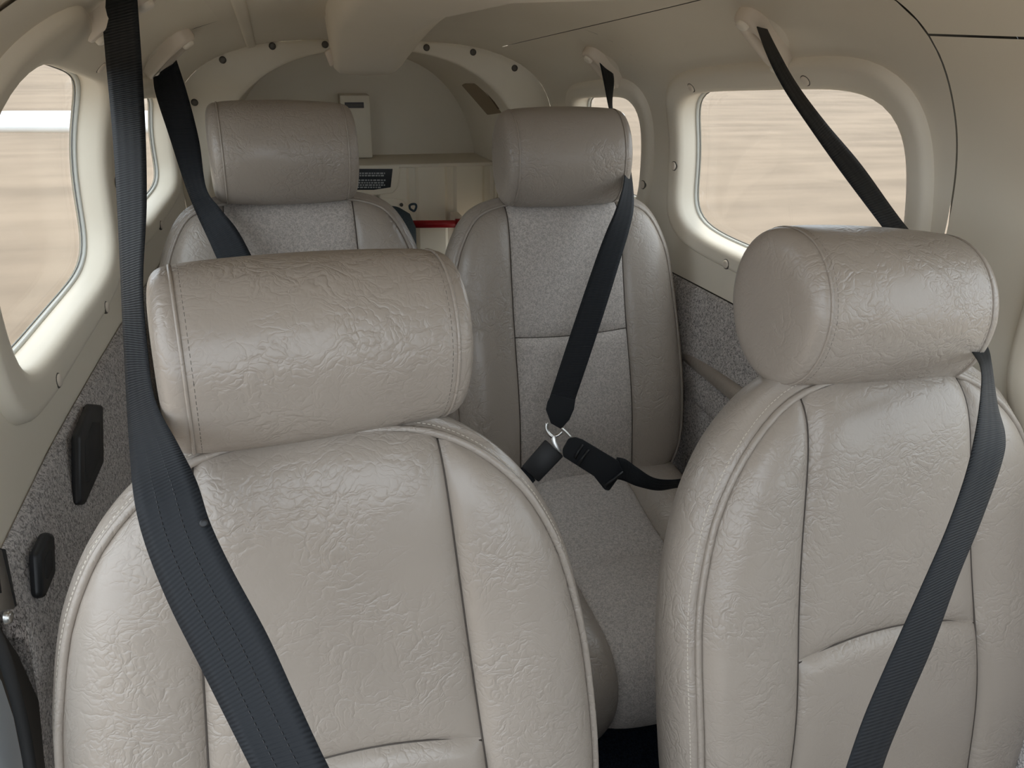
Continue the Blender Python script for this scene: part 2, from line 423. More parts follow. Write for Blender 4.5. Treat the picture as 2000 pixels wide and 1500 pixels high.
# ------------------------------------------------------------------ windows
def window(idx, side, q, trim_w, label, m, screws, proud=.015):
    cy = sum(p[0] for p in q)/4; cz = sum(p[1] for p in q)/4
    wn = thing('window_%d' % idx, hull_p(side, cy, cz), label, kind='structure')
    prof = [(trim_w, -.001), (trim_w-.002, proud*.55), (trim_w-.007, proud*.93), (trim_w-.014, proud), (.016, proud), (.008, proud*.9), (.003, proud*.55), (0, 0), (-.002, -.022), (-.004, -.036), (-.007, -.0372)]
    n = 96; V = []
    for d, o in prof:
        for Y, z in quad_outline(q, d, n): V.append(hull_p(side, Y, min(z, hull_H(Y)-.02), o))
    f = mesh('trim_frame', V, grid_faces(len(prof), n, True), m, wn); f['label'] = 'moulded window surround'
    loop = [hull_p(side, Y, z, -.030) for Y, z in quad_outline(q, -.004, n)]
    tube('gasket', loop, .0034, 'gasket', wn, 8, True)
    loop = [hull_p(side, Y, z, -.033) for Y, z in quad_outline(q, -.0085, n)]
    tube('seal_line', loop, .0011, 'seal', wn, 6, True)
    V = []; K = 8
    for o in (-.038, -.041):
        for i in range(K):
            t = 1-i/K
            for Y, z in quad_outline(q, -.004, n): V.append(hull_p(side, cy+(Y-cy)*t, cz+(z-cz)*t, o))
        V.append(hull_p(side, cy, cz, o))
    B = K*n+1; F = []
    for k in (0, 1):
        F += grid_faces(K, n, True, k*B); F += [(k*B+(K-1)*n+j, k*B+(K-1)*n+(j+1) % n, k*B+K*n) for j in range(n)]
    F += [(j, (j+1) % n, B+(j+1) % n, B+j) for j in range(n)]
    mesh('pane', V, F, 'glass', wn)
    for (Y, z) in screws:
        disc('screw_cap', hull_p(side, Y, z, proud-.0005), hull_n(side, Y, z), .0085, .004, 'cap', wn)
        disc('screw_rim', hull_p(side, Y, z, proud-.0012), hull_n(side, Y, z), .0105, .0022, 'darkgap', wn)
def scr(pts, side, X):
    return [(onX(x, y, X).y, onX(x, y, X).z) for x, y in pts]
window(1, 1, WMAIN[1], .046, 'large rounded cabin window beside the front right seat', 'headliner',
       scr([(1392, 162), (1325, 323), (1407, 516)], 1, .565)+[(ray_hull(1587, 145)[0].y, ray_hull(1587, 145)[0].z), (.888, .85)])
window(2, -1, WMAIN[-1], .055, 'large rounded cabin window on the left wall', 'cream',
       [(1.30, .765), (1.02, .765), (1.26, 1.135), (1.52, .92)])
window(3, 1, WREAR[1], .042, 'small rear window behind the rear right headrest', 'headliner', [(1.635, .86), (1.75, 1.07)])
window(4, -1, WREAR[-1], .042, 'small rear window between the two left belts', 'cream', [(1.8, .775), (1.61, .9)])
window(5, 1, WFRONT[1], .06, 'front door window surround at the right edge', 'cream', [])

# ------------------------------------------------------------------ baggage arch and compartment
def arch_in(k, n):                           # inner edge, from lower left over the top to lower right
    a, zb, b, ex = .452, .60, .517, 2.55
    an = math.pi*(1-k/(n-1)); c, s = math.cos(an), math.sin(an)
    return Vector((a*math.copysign(abs(c)**(2/ex), c)+.005, 0, zb+b*abs(s)**(2/ex)))
def arch_out(k, n):
    an = math.pi*(1-k/(n-1)); c, s = math.cos(an), math.sin(an); hw = hull_hw(YB)-.001; H = hull_H(YB)-.001
    zb = .60+.25*min(1, math.sin(an)/.5)
    z = zb if abs(s) < 1e-6 else None
    # point on hull section along the same direction
    P = arch_in(k, n); d = (P-Vector((.0, 0, .60))).normalized(); t = .2
    while t < 1.2:
        p = Vector((0, YB, .60))+d*t
        q = Vector((p.x, YB, p.z))
        if not inside(q): break
        t += .001
    return Vector((0, 0, .60))+d*t
n = 72; V = []
A = [arch_in(k, n) for k in range(n)]; B = [arch_out(k, n) for k in range(n)]
ringp = [(1, .0), (.93, -.002), (.8, -.003), (.35, -.003), (.12, -.002), (.03, .001), (0, .006), (-.01, .02), (-.02, .04)]
for t, dy in ringp:
    for a, b in zip(A, B):
        p = a.lerp(b, t); V.append((p.x, YB-.004+dy, p.z))
tr = mesh('trim_1', V, grid_faces(len(ringp), n), 'cream')
tag(tr, 'cream arched bulkhead trim around the baggage opening', kind='structure')
for x, y in [(435, 117), (532, 90), (635, 87), (833, 93), (924, 102), (1005, 133), (380, 200)]:
    p = onY(x, y, YB-.007); disc('screw', p, (0, -1, 0), .0085, .004, 'screw', tr)
# lower bulkhead legs below the arch
bag = thing('wall_baggage', (0, 2.5, 0), 'dim beige lining of the baggage compartment behind the arch', kind='structure')
Y2, Y3, ZL = 2.55, 2.74, .763
n2 = 40; V = []; rows = [YB, 2.25, 2.4, Y2, 2.65, Y3]
for Y in rows:
    f = (Y-YB)/(Y3-YB)
    for k in range(n2):
        a = arch_in(k, n2); s_ = 1.05-.12*f
        V.append((a.x*s_, Y, .60+(a.z-.60)*(1.02-.07*f)))
mesh('tail_lining', V, grid_faces(len(rows), n2), 'headliner', bag)
for s in (-1, 1):
    lx = lambda Y: s*(.475-.05*(Y-YB)/(Y3-YB))
    wy, wz = (YB, 2.20, 2.53, Y3), (0, .34, .70, .72)
    V = [(lx(Y), Y, z) for Y in wy for z in wz]
    F = [f for k, f in enumerate(grid_faces(4, 4)) if k != 4]
    mesh('side_lining', V, F, 'cream', bag, False)
    bw = thing('window_%d' % (6 if s < 0 else 7), (lx(2.36), 2.36, .53), 'small square window in the %s side of the baggage bay' % SIDES[s], kind='structure')  # out of view, added on both sides to brighten the baggage bay
    fr_ = [(lx(2.20), 2.20, .34), (lx(2.53), 2.53, .34), (lx(2.53), 2.53, .70), (lx(2.20), 2.20, .70)]
    tube('window_frame', [Vector(fr_[k]).lerp(Vector(fr_[(k+1) % 4]), t) for k in range(4) for t in (.03, .5, .97)], .008, 'cream', bw, 8, True)
    prism('pane', fr_, Vector((s*.003, 0, 0)), .0005, 'glass', bw)
    prism('bulkhead_leg', [(s*.44, YB+.002, 0), (s*.60, YB+.002, 0), (s*.60, YB+.002, .62), (s*.44, YB+.002, .62)], Vector((0, .02, 0)), .003, 'cream', bag)
V = [(x, Y3, z) for z in (ZL-.02, .85, .95, 1.05, 1.13) for x in (-.45, -.2, 0, .2, .45)]
mesh('rear_lining', V, grid_faces(5, 5), 'headliner', bag)
prism('ledge', [(-.46, Y2-.004, ZL-.012), (.46, Y2-.004, ZL-.012), (.46, Y3+.01, ZL-.012), (-.46, Y3+.01, ZL-.012)], Vector((0, 0, .012)), .004, 'headliner', bag)
# fluted rear panel
xs = [-.46]; prof = []
x = -.46
while x < .46:
    prof += [(x, 0), (x+.088, 0), (x+.098, .010), (x+.118, .010), (x+.128, 0)]; x += .128
V = [(px, Y2+o, z) for z in (0.02, .3, .55, ZL-.012) for px, o in prof]
mesh('fluted_panel', V, grid_faces(4, len(prof)), 'cream', bag, auto=25)
# square column with its label
def py(x, y, Y): return onY(x, y, Y)
c0 = py(663, 186, Y3-.07); c1 = py(728, 306, Y3-.07)
col = thing('column_cover', (c0.x, Y3-.07, ZL), 'tall beige square cover with a dark label above the ledge', 'cover')
prism('cover_box', [(c0.x, Y3-.07, ZL+.002), (c1.x, Y3-.07, ZL+.002), (c1.x, Y3-.07, c0.z), (c0.x, Y3-.07, c0.z)], Vector((0, .066, 0)), .004, 'cream', col)
a = py(673, 200, Y3-.0725); b = py(711, 211, Y3-.0725)
lb = prism('label_plate', [(a.x, a.y, b.z), (b.x, a.y, b.z), (b.x, a.y, a.z), (a.x, a.y, a.z)], Vector((0, .002, 0)), .0008, 'grey_label', col); lb['label'] = 'dark printed label strip'
V, F = [], []
for k in range(6):
    xx = lerp(a.x, b.x, .14+.145*k); box_geo(V, F, (xx, a.y-.0003, (a.z+b.z)/2), Vector((.0038, 0, 0)), Vector((0, .0003, 0)), Vector((0, 0, .0030)))
o = mesh('label_print', V, F, 'screw', lb, False)
# placard in its recess
pc = thing('placard', py(720, 350, Y2), 'black warning placard with light lettering below the ledge', 'placard')
def pq(pts, Y): return [py(x, y, Y) for x, y in pts]
prism('recess_frame', pq([(640, 323), (779, 323), (781, 334), (776, 366), (768, 377), (735, 381), (640, 379)], Y2-.006), Vector((0, .008, 0)), .003, 'cream', pc)
pp = prism('placard_plate', pq([(650, 330), (767, 330), (763, 366), (730, 371), (650, 371)], Y2-.0085), Vector((0, .003, 0)), .0008, 'placard', pc)
V, F = [], []
for y, x0_, x1_, wds in [(338.5, 655, 752, 7), (343, 655, 752, 6), (352, 655, 753, 7), (357, 655, 750, 6), (361.5, 655, 752, 7), (366, 690, 745, 4)]:
    xx = x0_
    for k in range(wds*3):
        wl = random.choice((3, 4, 6)); e = min(x1_, xx+wl)
        if e-xx < 1.5: break
        a = py(xx, y, Y2-.0088); b = py(e, y, Y2-.0088)
        box_geo(V, F, (a+b)/2, Vector(((b.x-a.x)/2, 0, 0)), Vector((0, .0003, 0)), Vector((0, 0, .0022))); xx = e+1.6
mesh('lettering', V, F, 'ink', pp, False)
# latch cover below the placard
lc = thing('hatch_cover', py(720, 400, Y2), 'cream rounded hatch cover below the placard', 'hatch')
prism('cover_plate', pq([(640, 387), (770, 387), (788, 392), (797, 404), (800, 430), (800, 520), (640, 520)], Y2-.006), Vector((0, .008, 0)), .004, 'cream', lc)
a = py(727, 384, Y2-.008); rbox('latch', a, Vector((.007, 0, 0)), Vector((0, .004, 0)), Vector((0, 0, .007)), .002, 'cap', lc)
disc('stud', py(784, 400, Y2-.0075), (0, -1, 0), .006, .005, 'screw', lc)
# dark cloth bag with hanging loop
bp = py(770, 455, 2.40)
bg_ = thing('cloth_bag', (bp.x, 2.40, .3), 'dark blue grey cloth bag with a loop, behind rear left seat', 'bag')
prof = [(0, .0), (.06, .01), (.095, .06), (.105, .14), (.10, .20), (.08, .245), (.05, .268), (.02, .275)]
top = py(775, 404, 2.40).z; V = []
cx = py(812, 440, 2.40).x-.10
for r_, h in prof:
    for j in range(28):
        an = 2*math.pi*j/28; wob = 1+.05*math.sin(3*an+h*30)+.03*math.sin(7*an)
        V.append((cx+r_*math.cos(an)*wob, 2.40+r_*.55*math.sin(an)*wob, top-.275+h+.012*math.sin(2*an)*(r_/.1)))
F = grid_faces(len(prof), 28, True)+[tuple((len(prof)-1)*28+j for j in range(28))]
mesh('bag_body', V, F, 'bag', bg_)
lp = [py(801, 408, 2.37), py(800, 402, 2.37), py(804, 399, 2.37), py(811, 399, 2.37), py(813, 404, 2.37), py(809, 412, 2.37)]
tube('hanging_loop', catmull(lp+[lp[0]], 5)[:-1], .0035, 'bag', bg_, 6, True)
# red bar
ra, rb = py(790, 438, 2.47), py(930, 437, 2.47)
rd = thing('red_bar', (ra+rb)/2, 'red painted tow bar clipped across the rear panel', 'bar')
tube('tube_shaft', [ra, ra.lerp(rb, .5), rb], .0125, 'red', rd, 16)
a = py(897, 437, 2.47); tube('clamp', [a+Vector((-.012, 0, 0)), a+Vector((.012, 0, 0))], .0165, 'red', rd, 16)
rbox('bracket', a+Vector((0, .045, 0)), Vector((.014, 0, 0)), Vector((0, .034, 0)), Vector((0, 0, .022)), .003, 'cap', rd)
# tan strap pad on the compartment's right upper lining
pd = thing('tie_down_pad', onY(955, 190, 2.3), 'tan padded flap on the right lining behind the arch', 'pad')
prism('pad_face', [onY(x, y, 2.30+.1*k) for x, y, k in ((908, 162, 1), (940, 162, .4), (988, 218, 0), (960, 222, .6))], Vector((-.01, .012, -.006)), .003, 'tan_pad', pd)
prism('pad_slot', [onY(x, y, 2.288+.05*k) for x, y, k in ((948, 172, .7), (962, 174, .3), (990, 210, 0), (976, 212, .4))], Vector((-.004, .008, -.004)), .002, 'brown', pd)

# ------------------------------------------------------------------ overhead console (air duct)
cn = thing('overhead_duct', (-.03, 1.1, 1.25), 'beige ceiling air duct ending above the rear seats', 'duct')
XA = [(-.152, 0), (-.146, .030), (-.140, .044), (-.128, .050), (-.08, .057), (-.035, .062), (-.022, .061), (.01, .047), (.040, .031), (.052, .024), (.060, .014), (.066, 0)]
XB = [(-.143, 0), (-.137, .060), (-.132, .098), (-.122, .107), (-.08, .110), (-.03, .109), (-.012, .104), (.002, .092), (.020, .070), (.032, .054), (.042, .035), (.050, 0)]
V = []
st = [(.23, 0, 1), (.8, 0, 1), (1.2, 0, 1), (1.45, 0, 1), (1.53, .06, 1), (1.60, .42, 1), (1.655, .86, 1), (1.685, 1, 1), (1.700, 1, .97), (1.708, 1, .86), (1.712, 1, .6), (1.714, 1, .02)]
for Y, f, g_ in st:
    zc = hull_H(Y)
    for (xa, da), (xb, db) in zip(XA, XB):
        V.append((lerp(xa, xb, f), Y, zc+.002-lerp(da, db, f)*g_))
pr = XA
nk = len(pr); F = grid_faces(len(st), nk)+[tuple((len(st)-1)*nk+j for j in range(nk))]
mesh('duct_body', V, F, 'headliner', cn, auto=50)
c = onY(646, 112, 1.70); rbox('end_bracket', c, Vector((.007, 0, .004)), Vector((0, .010, 0)), Vector((-.005, 0, .014)), .003, 'cap', cn)

# ------------------------------------------------------------------ seats
def interp(T, x):
    if x <= T[0][0]: return T[0][1]
    for (a, b), (c, d) in zip(T, T[1:]):
        if x <= c: return b+(d-b)*(x-a)/(c-a)
    return T[-1][1]
OUT = {'front': [(0, .019), (.06, .017), (.106, .009), (.148, -.012), (.182, -.042), (.208, -.078), (.232, -.132), (.248, -.20), (.256, -.26), (.259, -.36), (.255, -.47), (.245, -.57)],
       'rear': [(0, .015), (.08, .014), (.125, .010), (.165, -.002), (.19, -.022), (.212, -.06), (.228, -.105), (.238, -.17), (.246, -.26), (.249, -.40), (.246, -.50), (.23, -.555), (.20, -.585)]}
def make_seat(x0, Yt, zt, rec, sc, kind, label, hr, group, gus=.45):
    rr = R(rec); eu = Vector((0, math.sin(rr), math.cos(rr))); en = Vector((0, -math.cos(rr), math.sin(rr))); ex = Vector((1, 0, 0))
    P0 = Vector((x0, Yt, zt))
    def L(x, nn, h): return P0+(ex*x+en*nn+eu*h)*sc
    hb = -.57
    hinge = L(0, 0, hb)
    root = thing('cabin_seat', (x0, hinge.y-.2, 0), label, 'seat', group)
    half = [(v.x, v.y) for v in catmull([(a, b, 0) for a, b in OUT[kind]], 8)]
    hx = sorted([(h, x) for x, h in half])          # half-width by height
    xh = sorted([(x, h) for x, h in half if h > -.06])   # top height by x
    xo = lambda h: interp(hx, h)
    top = lambda x: interp(xh, abs(x))
    xs = (lambda h: .113-.062*h) if kind == 'front' else (lambda h: .119-.012*h)
    hs = (lambda x: -.318+.022*(1-(x/.14)**2)) if kind == 'front' else (lambda x: -.257+.006*(x/.12)**2)
    hbot = min(h for x, h in half)
    ol = half[::4]+[half[-1]]
    segs = [(a[0], a[1], b[0]-a[0], b[1]-a[1], max(1e-12, (b[0]-a[0])**2+(b[1]-a[1])**2)) for a, b in zip(ol, ol[1:])]
    def base(x, h):
        x = abs(x)
        d = 9
        for (ax_, ay_, ux, uy, l2) in segs:
            t = ((x-ax_)*ux+(h-ay_)*uy)/l2; t = 0 if t < 0 else 1 if t > 1 else t
            q = (x-ax_-ux*t)**2+(h-ay_-uy*t)**2
            if q < d: d = q
        d = math.sqrt(d)
        n = .012*sm((abs(x)-.11)/.10)               # bolsters stand forward
        n += .018*math.exp(-((h+.40)/.14)**2)       # lumbar swell
        n -= .030*math.exp(-d/.024)
        return n
    PUF = .012 if kind == 'front' else .009
    def puff(d, w=.009): return PUF*(1-math.exp(-max(0, d)/w))-PUF*.9
    back = thing_part('backrest', root, L(0, -.05, -.3))
    lm = 'leather'; cm = 'leather' if kind == 'front' else 'seat_fabric'
    # side bolsters
    for s in (-1, 1):
        hj = max(h for x, h in half if x >= xs(0)-.001)-.001
        nr, nc = 96, 30; V = []
        for i in range(nr):
            t = i/(nr-1); h = hj+(hbot-hj)*(t**1.8); a = xs(h); b = xo(h)
            if b < a: b = a+.0002
            for j in range(nc):
                u = j/(nc-1); u = .5-.5*math.cos(math.pi*u); x = lerp(a, b, u)
                V.append(L(s*x, base(x, h)+puff(min(x-a, (b-x)*1.3)), h))
        o = mesh('side_bolster', V, grid_faces(nr, nc), lm, back)
    # centre panels
    nr, nc = 70, 50
    for nm, lo, hi, tpinch, bpinch in (('upper_panel', hs, top, 1, 1), ('lower_panel', lambda x: hbot, hs, 1, 0)):
        V = []
        for i in range(nr):
            v = .5-.5*math.cos(math.pi*i/(nr-1))
            for j in range(nc):
                u = -math.cos(math.pi*j/(nc-1)); xx = u*.122
                h = lerp(lo(xx), hi(xx), v); x = u*xs(h)
                d = xs(h)-abs(x)
                n_ = base(x, h)+puff(d)
                if tpinch and nm == 'lower_panel': n_ += (.008*math.exp(-(hi(xx)-h)/.05)-.018*math.exp(-(hi(xx)-h)/.009))*(1-math.exp(-d/.010))
                if nm == 'upper_panel': n_ += -.010*math.exp(-(h-lo(xx))/.012)*(1-math.exp(-d/.010))
                V.append(L(x, n_, h))
        mesh(nm, V, grid_faces(nr, nc), cm, back)
    # dark cord laid in the seams to stand in for crevice shade
    hh_ = [lerp(hbot, top(.115)-.004, i/60) for i in range(61)]
    for s in (-1, 1):
        tube('seam_thread', [L(s*xs(h), base(xs(h), h)-PUF*.9+.0006, h) for h in hh_], .0012, 'seam', back, 6)
    tube('seam_thread', [L(x, base(x, hs(x))+puff(xs(hs(x))-abs(x))-.010*(1-math.exp(-(xs(hs(x))-abs(x))/.010))+.0004, hs(x)) for x in [lerp(-1, 1, i/40)*xs(-.3) for i in range(41)]], .0012, 'seam', back, 6)
    # piping and gusset shell round the outline
    OP = [(-x, h) for x, h in half[::-1]]+[(x, h) for x, h in half[1:]]
    def nrm2(i):
        a, b = OP[max(i-1, 0)], OP[min(i+1, len(OP)-1)]; d = Vector((b[0]-a[0], b[1]-a[1])); d.normalize(); return (-d.y, d.x)
    pip = []
    for i, (x, h) in enumerate(OP): pip.append(L(x, base(x, h)-.003, h))
    pr = .0042 if kind == 'front' else .003
    tube('piping', pip, pr*sc, lm, back, 8)
    if kind == 'front':
        st = []
        for i, (x, h) in enumerate(OP):
            a, b = nrm2(i); st.append(L(x+a*.011*gus/.9, base(x, h)-.011, h+b*.011*gus/.9))
        dashes('stitching', st, .0032, .002, .0006, 'thread', back)
    gp = [(.001, -.006), (.006, -.0062), (.012, -.010), (.020, -.020), (.026, -.038), (.027, -.06), (.022, -.085), (.010, -.10), (-.01, -.105), (-.05, -.107)]
    if kind == 'rear': gp = [(d*.68, nn) for d, nn in gp]
    else: gp = [(d*gus, nn) for d, nn in gp]
    V = []
    for d, nn in gp:
        for i, (x, h) in enumerate(OP):
            a, b = nrm2(i); V.append(L(x+a*d, base(x, h)*(1 if nn > -.03 else .3)+nn, h+b*d))
    k = len(OP); F = grid_faces(len(gp), k)
    F.append(tuple((len(gp)-1)*k+j for j in range(k)))
    o = mesh('back_shell', V, F, lm, back)
    # headrest
    hh, hn, W, Ht, Dp, tilt, hx0, hyaw, hroll = hr
    hd = make_headrest(root, L, sc, hh, hn, W, Ht, Dp, tilt, kind, hx0, hyaw, hroll)
    for s in (-1, 1):
        tube('headrest_post', [L(s*.06, -.045, -.03), L(s*.06, -.045+hn*.5, hh-.03)], .006, 'steel', root, 10)
    # cushion
    cu = thing_part('seat_cushion', root, hinge)
    hy, hz = hinge.y-.005, hinge.z
    prof = [(-.09, -.03), (-.03, -.004), (.0, .0), (.05, -.004), (.12, -.018), (.22, -.032), (.23, -.033), (.30, -.030), (.38, -.028), (.43, -.036), (.462, -.062), (.472, -.10), (.465, -.145), (.44, -.20)]
    pc_ = catmull([(a, b, 0) for a, b in prof], 6)
    def cush(nm, xa, xb, m, seams, la=0, lb=1, bul=.012, pinch_ends=True):
        i0, i1 = int(la*(len(pc_)-1)), int(lb*(len(pc_)-1)); nc = 26; V = []
        rows = pc_[i0:i1+1]
        for i, p in enumerate(rows):
            a = rows[max(i-1, 0)]; b = rows[min(i+1, len(rows)-1)]; t = (b-a).normalized(); nv = Vector((-t.y, t.x))
            e = min((p-rows[0]).length, (rows[-1]-p).length) if pinch_ends else .1
            for j in range(nc):
                u = .5-.5*math.cos(math.pi*j/(nc-1)); f = 1
                fl = 1+.04*sm((p.x-.1)/.3)
                x = lerp(xa, xb, u)*fl; d = min(u, 1-u)*(xb-xa)
                q = bul*(1-math.exp(-d/.012))*(1-.8*math.exp(-e/.012)) + (.006*math.sin(math.pi*u) if seams else 0)
                V.append(Vector((x0+x*sc, hy-(p.x+nv.x*q)*sc, hz+(p.y+nv.y*q)*sc)))
        return mesh(nm, V, grid_faces(len(rows), nc), m, cu)
    cush('cushion_panel', -.102, .102, cm, 1, 0, .42)
    cush('cushion_panel', -.102, .102, cm, 1, .42, 1)
    for s in (-1, 1):
        cush('cushion_bolster', min(s*.102, s*.232), max(s*.102, s*.232), lm, 0, 0, 1, .018, False)
    V, F = [], []
    box_geo(V, F, (x0, hy-.20*sc, hz-.115*sc), Vector((.232*sc, 0, 0)), Vector((0, .225*sc, 0)), Vector((0, 0, .075*sc)))
    bevelled('cushion_base', V, F, .02, lm, cu)
    for s in (-1, 1):
        V, F = [], []
        yy = hy-.2*sc
        box_geo(V, F, (x0+s*.17, yy, .012), Vector((.014, 0, 0)), Vector((0, .24, 0)), Vector((0, 0, .012)))
        for k in (-1, 1): box_geo(V, F, (x0+s*.17, yy+k*.16, (hz-.18*sc)/2+.012), Vector((.010, 0, 0)), Vector((0, .014, 0)), Vector((0, 0, max(.01, (hz-.18*sc)/2))))
        mesh('seat_rail', V, F, 'black', root, False)
    return root, L
def thing_part(name, root, loc):
    """a part that is itself made of pieces"""
    o = bpy.data.objects.new(name, None); COL.objects.link(o); o.parent = root
    o.matrix_parent_inverse = Matrix.Translation(-Vector(root.location)); o.location = (0, 0, 0)
    o.empty_display_size = .03
    return o
def make_headrest(root, L, sc, hh, hn, W, Ht, Dp, tilt, kind, hx0, hyaw, hroll):
    ct, stt = math.cos(R(tilt)), math.sin(R(tilt)); ns = 56
    hd = thing_part('headrest', root, (0, 0, 0))
    xr = W/2-.024; cw, sw = math.cos(R(hyaw)), math.sin(R(hyaw))
    def section(x, k):
        out = []
        for j in range(ns):
            an = 2*math.pi*j/ns; c, s = math.cos(an), math.sin(an)
            e1 = 2.12
            a = (abs(c)**e1+abs(s)**e1)**(-1/e1)
            y, z = Dp/2*a*c*k, Ht/2*a*s*k
            if z < 0: y *= 1-.10*(-z/(Ht/2))         # a little thinner towards the neck
            n_, h_ = y*ct-z*stt, y*stt+z*ct
            out.append(L(hx0+x*cw+n_*sw, hn-x*sw+n_*cw, hh+h_-x*math.tan(R(hroll))))
        return out
    V = []; nx = 40; rings = []
    for i in range(nx):
        u = -math.cos(math.pi*i/(nx-1)); x = u*xr
        k = 1-.045*u*u-.022*math.exp(-(xr-abs(x))/.005)
        V += section(x, k)
    mesh('headrest_barrel', V, grid_faces(nx, ns, True), 'leather', hd)
    k0 = 1-.045-.022
    for s in (-1, 1):
        V = []; m = 12
        for i in range(m):
            t = i/(m-1); k = k0*(1-t**2.6)**(1/2.2) if t < 1 else .0
            bl = .006*math.exp(-((t-.12)/.12)**2) if 0 < t else 0
            V += section(s*(xr+.022*(math.sin(t*math.pi/2)**1.0)), max(.02, k+ (0 if i == 0 else bl)))
        F = grid_faces(m, ns, True)+[tuple((m-1)*ns+j for j in range(ns))]
        mesh('end_cap', V, F, 'leather', hd)
        ringp = section(s*xr, k0+.006)
        tube('seam_cord', ringp, .0018*sc, 'leather', hd, 6, True)
        if kind == 'front':
            rp = section(s*(xr-.0065), k0+.012); dashes('stitching', rp+[rp[0]], .0034, .0022, .00065, 'thread_dark', hd)
    return hd

hrF = (.100, -.052, .283, .178, .158, -6, .006, 8, 0)
hrR = (.098, -.006, .266, .186, .155, -4, 0, 5, 0)
seatFL, LFL = make_seat(-.249, .62, .83, 14, 1.0, 'front', 'nearest left taupe leather seat, all leather with rolled headrest', hrF, 'cabin seats')
seatFR, LFR = make_seat(.378, .607, .833, 14, .95, 'front', 'nearest right taupe leather seat, headrest end cap facing the aisle', (.096, -.066, .276, .196, .178, -6, -.008, 2, 5), 'cabin seats', .8)
seatRL, LRL = make_seat(-.247, 1.50, .87, 16, 1.0, 'rear', 'rear left seat with grey fabric centre, mostly hidden by the front headrest', hrR, 'cabin seats')
seatRR, LRR = make_seat(.285, 1.44, .86, 16, 1.0, 'rear', 'rear right seat with grey fabric centre and buckled lap belt', (.098, -.006, .262, .190, .155, -4, -.005, 0, 0), 'cabin seats')

# ------------------------------------------------------------------ belts
def ribbon(name, ST, m, parent, W=.048, sub=8, th=.0016, flip=1):
    """ST: (left px, right px, depth) stations along the webbing"""
    A, B = [], []
    for (l, r, t) in ST:
        a, b = dep(*l, t), dep(*r, t); w_ = (a-b).length
        if w_ < W:
            d = math.sqrt(W*W-w_*w_)/2*flip
            a, b = dep(*l, t+d), dep(*r, t-d)
        else:
            c = (a+b)/2; a = c+(a-c)*1.0; b = c+(b-c)*1.0
        A.append(a); B.append(b)
    A, B = catmull(A, sub), catmull(B, sub); nc = 7; V = []; UVs = []; s = 0
    for i, (a, b) in enumerate(zip(A, B)):
        if i: s += ((a+b)/2-(A[i-1]+B[i-1])/2).length
        t = ((A[min(i+1, len(A)-1)]+B[min(i+1, len(A)-1)])-(A[max(i-1, 0)]+B[max(i-1, 0)])).normalized()
        n = t.cross(b-a).normalized()
        for k in (1, -1):
            for j in range(nc):
                u = j/(nc-1); uu = u if k > 0 else 1-u
                V.append(a.lerp(b, uu)+n*th/2*k*(1 if 0 < j < nc-1 else .5)); UVs.append((uu*.048, s))
    return mesh(name, V, grid_faces(len(A), 2*nc, True), m, parent, uv=UVs), A, B
def belt_lines(A, B, parent, fr=(.33, .62)):
    """fine stitched lines running along the webbing, on the viewer's side"""
    for f in fr:
        P = []
        for a, b in zip(A, B):
            c = a.lerp(b, f); P.append(c+(CAM-c).normalized()*.0011)
        dashes('stitch_line', P, .0022, .0022, .00028, 'black', parent)

# front left shoulder belt
pa, na, sa = ray_hull(232, 0)
tA = (pa-CAM).dot(FW)
b1 = thing('shoulder_belt', pa, 'black shoulder belt crossing the nearest left seat and headrest', 'seat belt', 'shoulder belts')
S = [((192, -70), (263, -70), tA-.045), ((197, 0), (268, 0), tA-.045), ((208, 130), (277, 130), .90), ((220, 260), (284, 260), .86), ((229, 400), (286, 400), .82), ((236, 550), (279, 550), .77),
     ((241, 660), (288, 680), .72), ((248, 790), (303, 780), .665), ((254, 885), (348, 868), .61), ((263, 980), (384, 940), .575), ((286, 1070), (410, 1020), .562), ((330, 1180), (452, 1110), .552), ((390, 1300), (522, 1240), .541),
     ((440, 1400), (577, 1360), .530), ((490, 1500), (638, 1490), .515), ((560, 1640), (708, 1620), .50), ((620, 1760), (770, 1740), .49)]
_, A, B = ribbon('webbing', S, 'web', b1, flip=1); belt_lines(A[20:], B[20:], b1)
p = dep(398, 1022, .560); disc('rivet', p-ray(398, 1022)*.003, -ray(398, 1022), .003, .0015, 'black', b1)

# front right shoulder belt
pa, na, sa = ray_hull(1485, 48)
tA = (pa-CAM).dot(FW)
b2 = thing('shoulder_belt', pa, 'black shoulder belt looping behind and over the nearest right seat', 'seat belt', 'shoulder belts')
S = [((1472, 20), (1486, 15), tA+.015), ((1478, 52), (1494, 46), tA-.012), ((1499, 110), (1520, 100), 1.0), ((1532, 175), (1557, 165), .985), ((1582, 250), (1613, 240), .96), ((1640, 332), (1682, 322), .935), ((1712, 428), (1760, 430), .91),
     ((1800, 545), (1850, 540), .93), ((1862, 640), (1905, 630), .935), ((1900, 690), (1930, 680), .88), ((1916, 722), (1937, 712), .81), ((1915, 775), (1948, 790), .757), ((1904, 850), (1963, 850), .715), ((1885, 930), (1956, 905), .692), ((1850, 1030), (1915, 1020), .672), ((1800, 1145), (1872, 1125), .650), ((1744, 1270), (1822, 1260), .628),
     ((1692, 1390), (1768, 1385), .606), ((1654, 1497), (1724, 1497), .588), ((1610, 1640), (1690, 1640), .57)]
_, A, B = ribbon('webbing', S, 'web', b2, flip=-1)

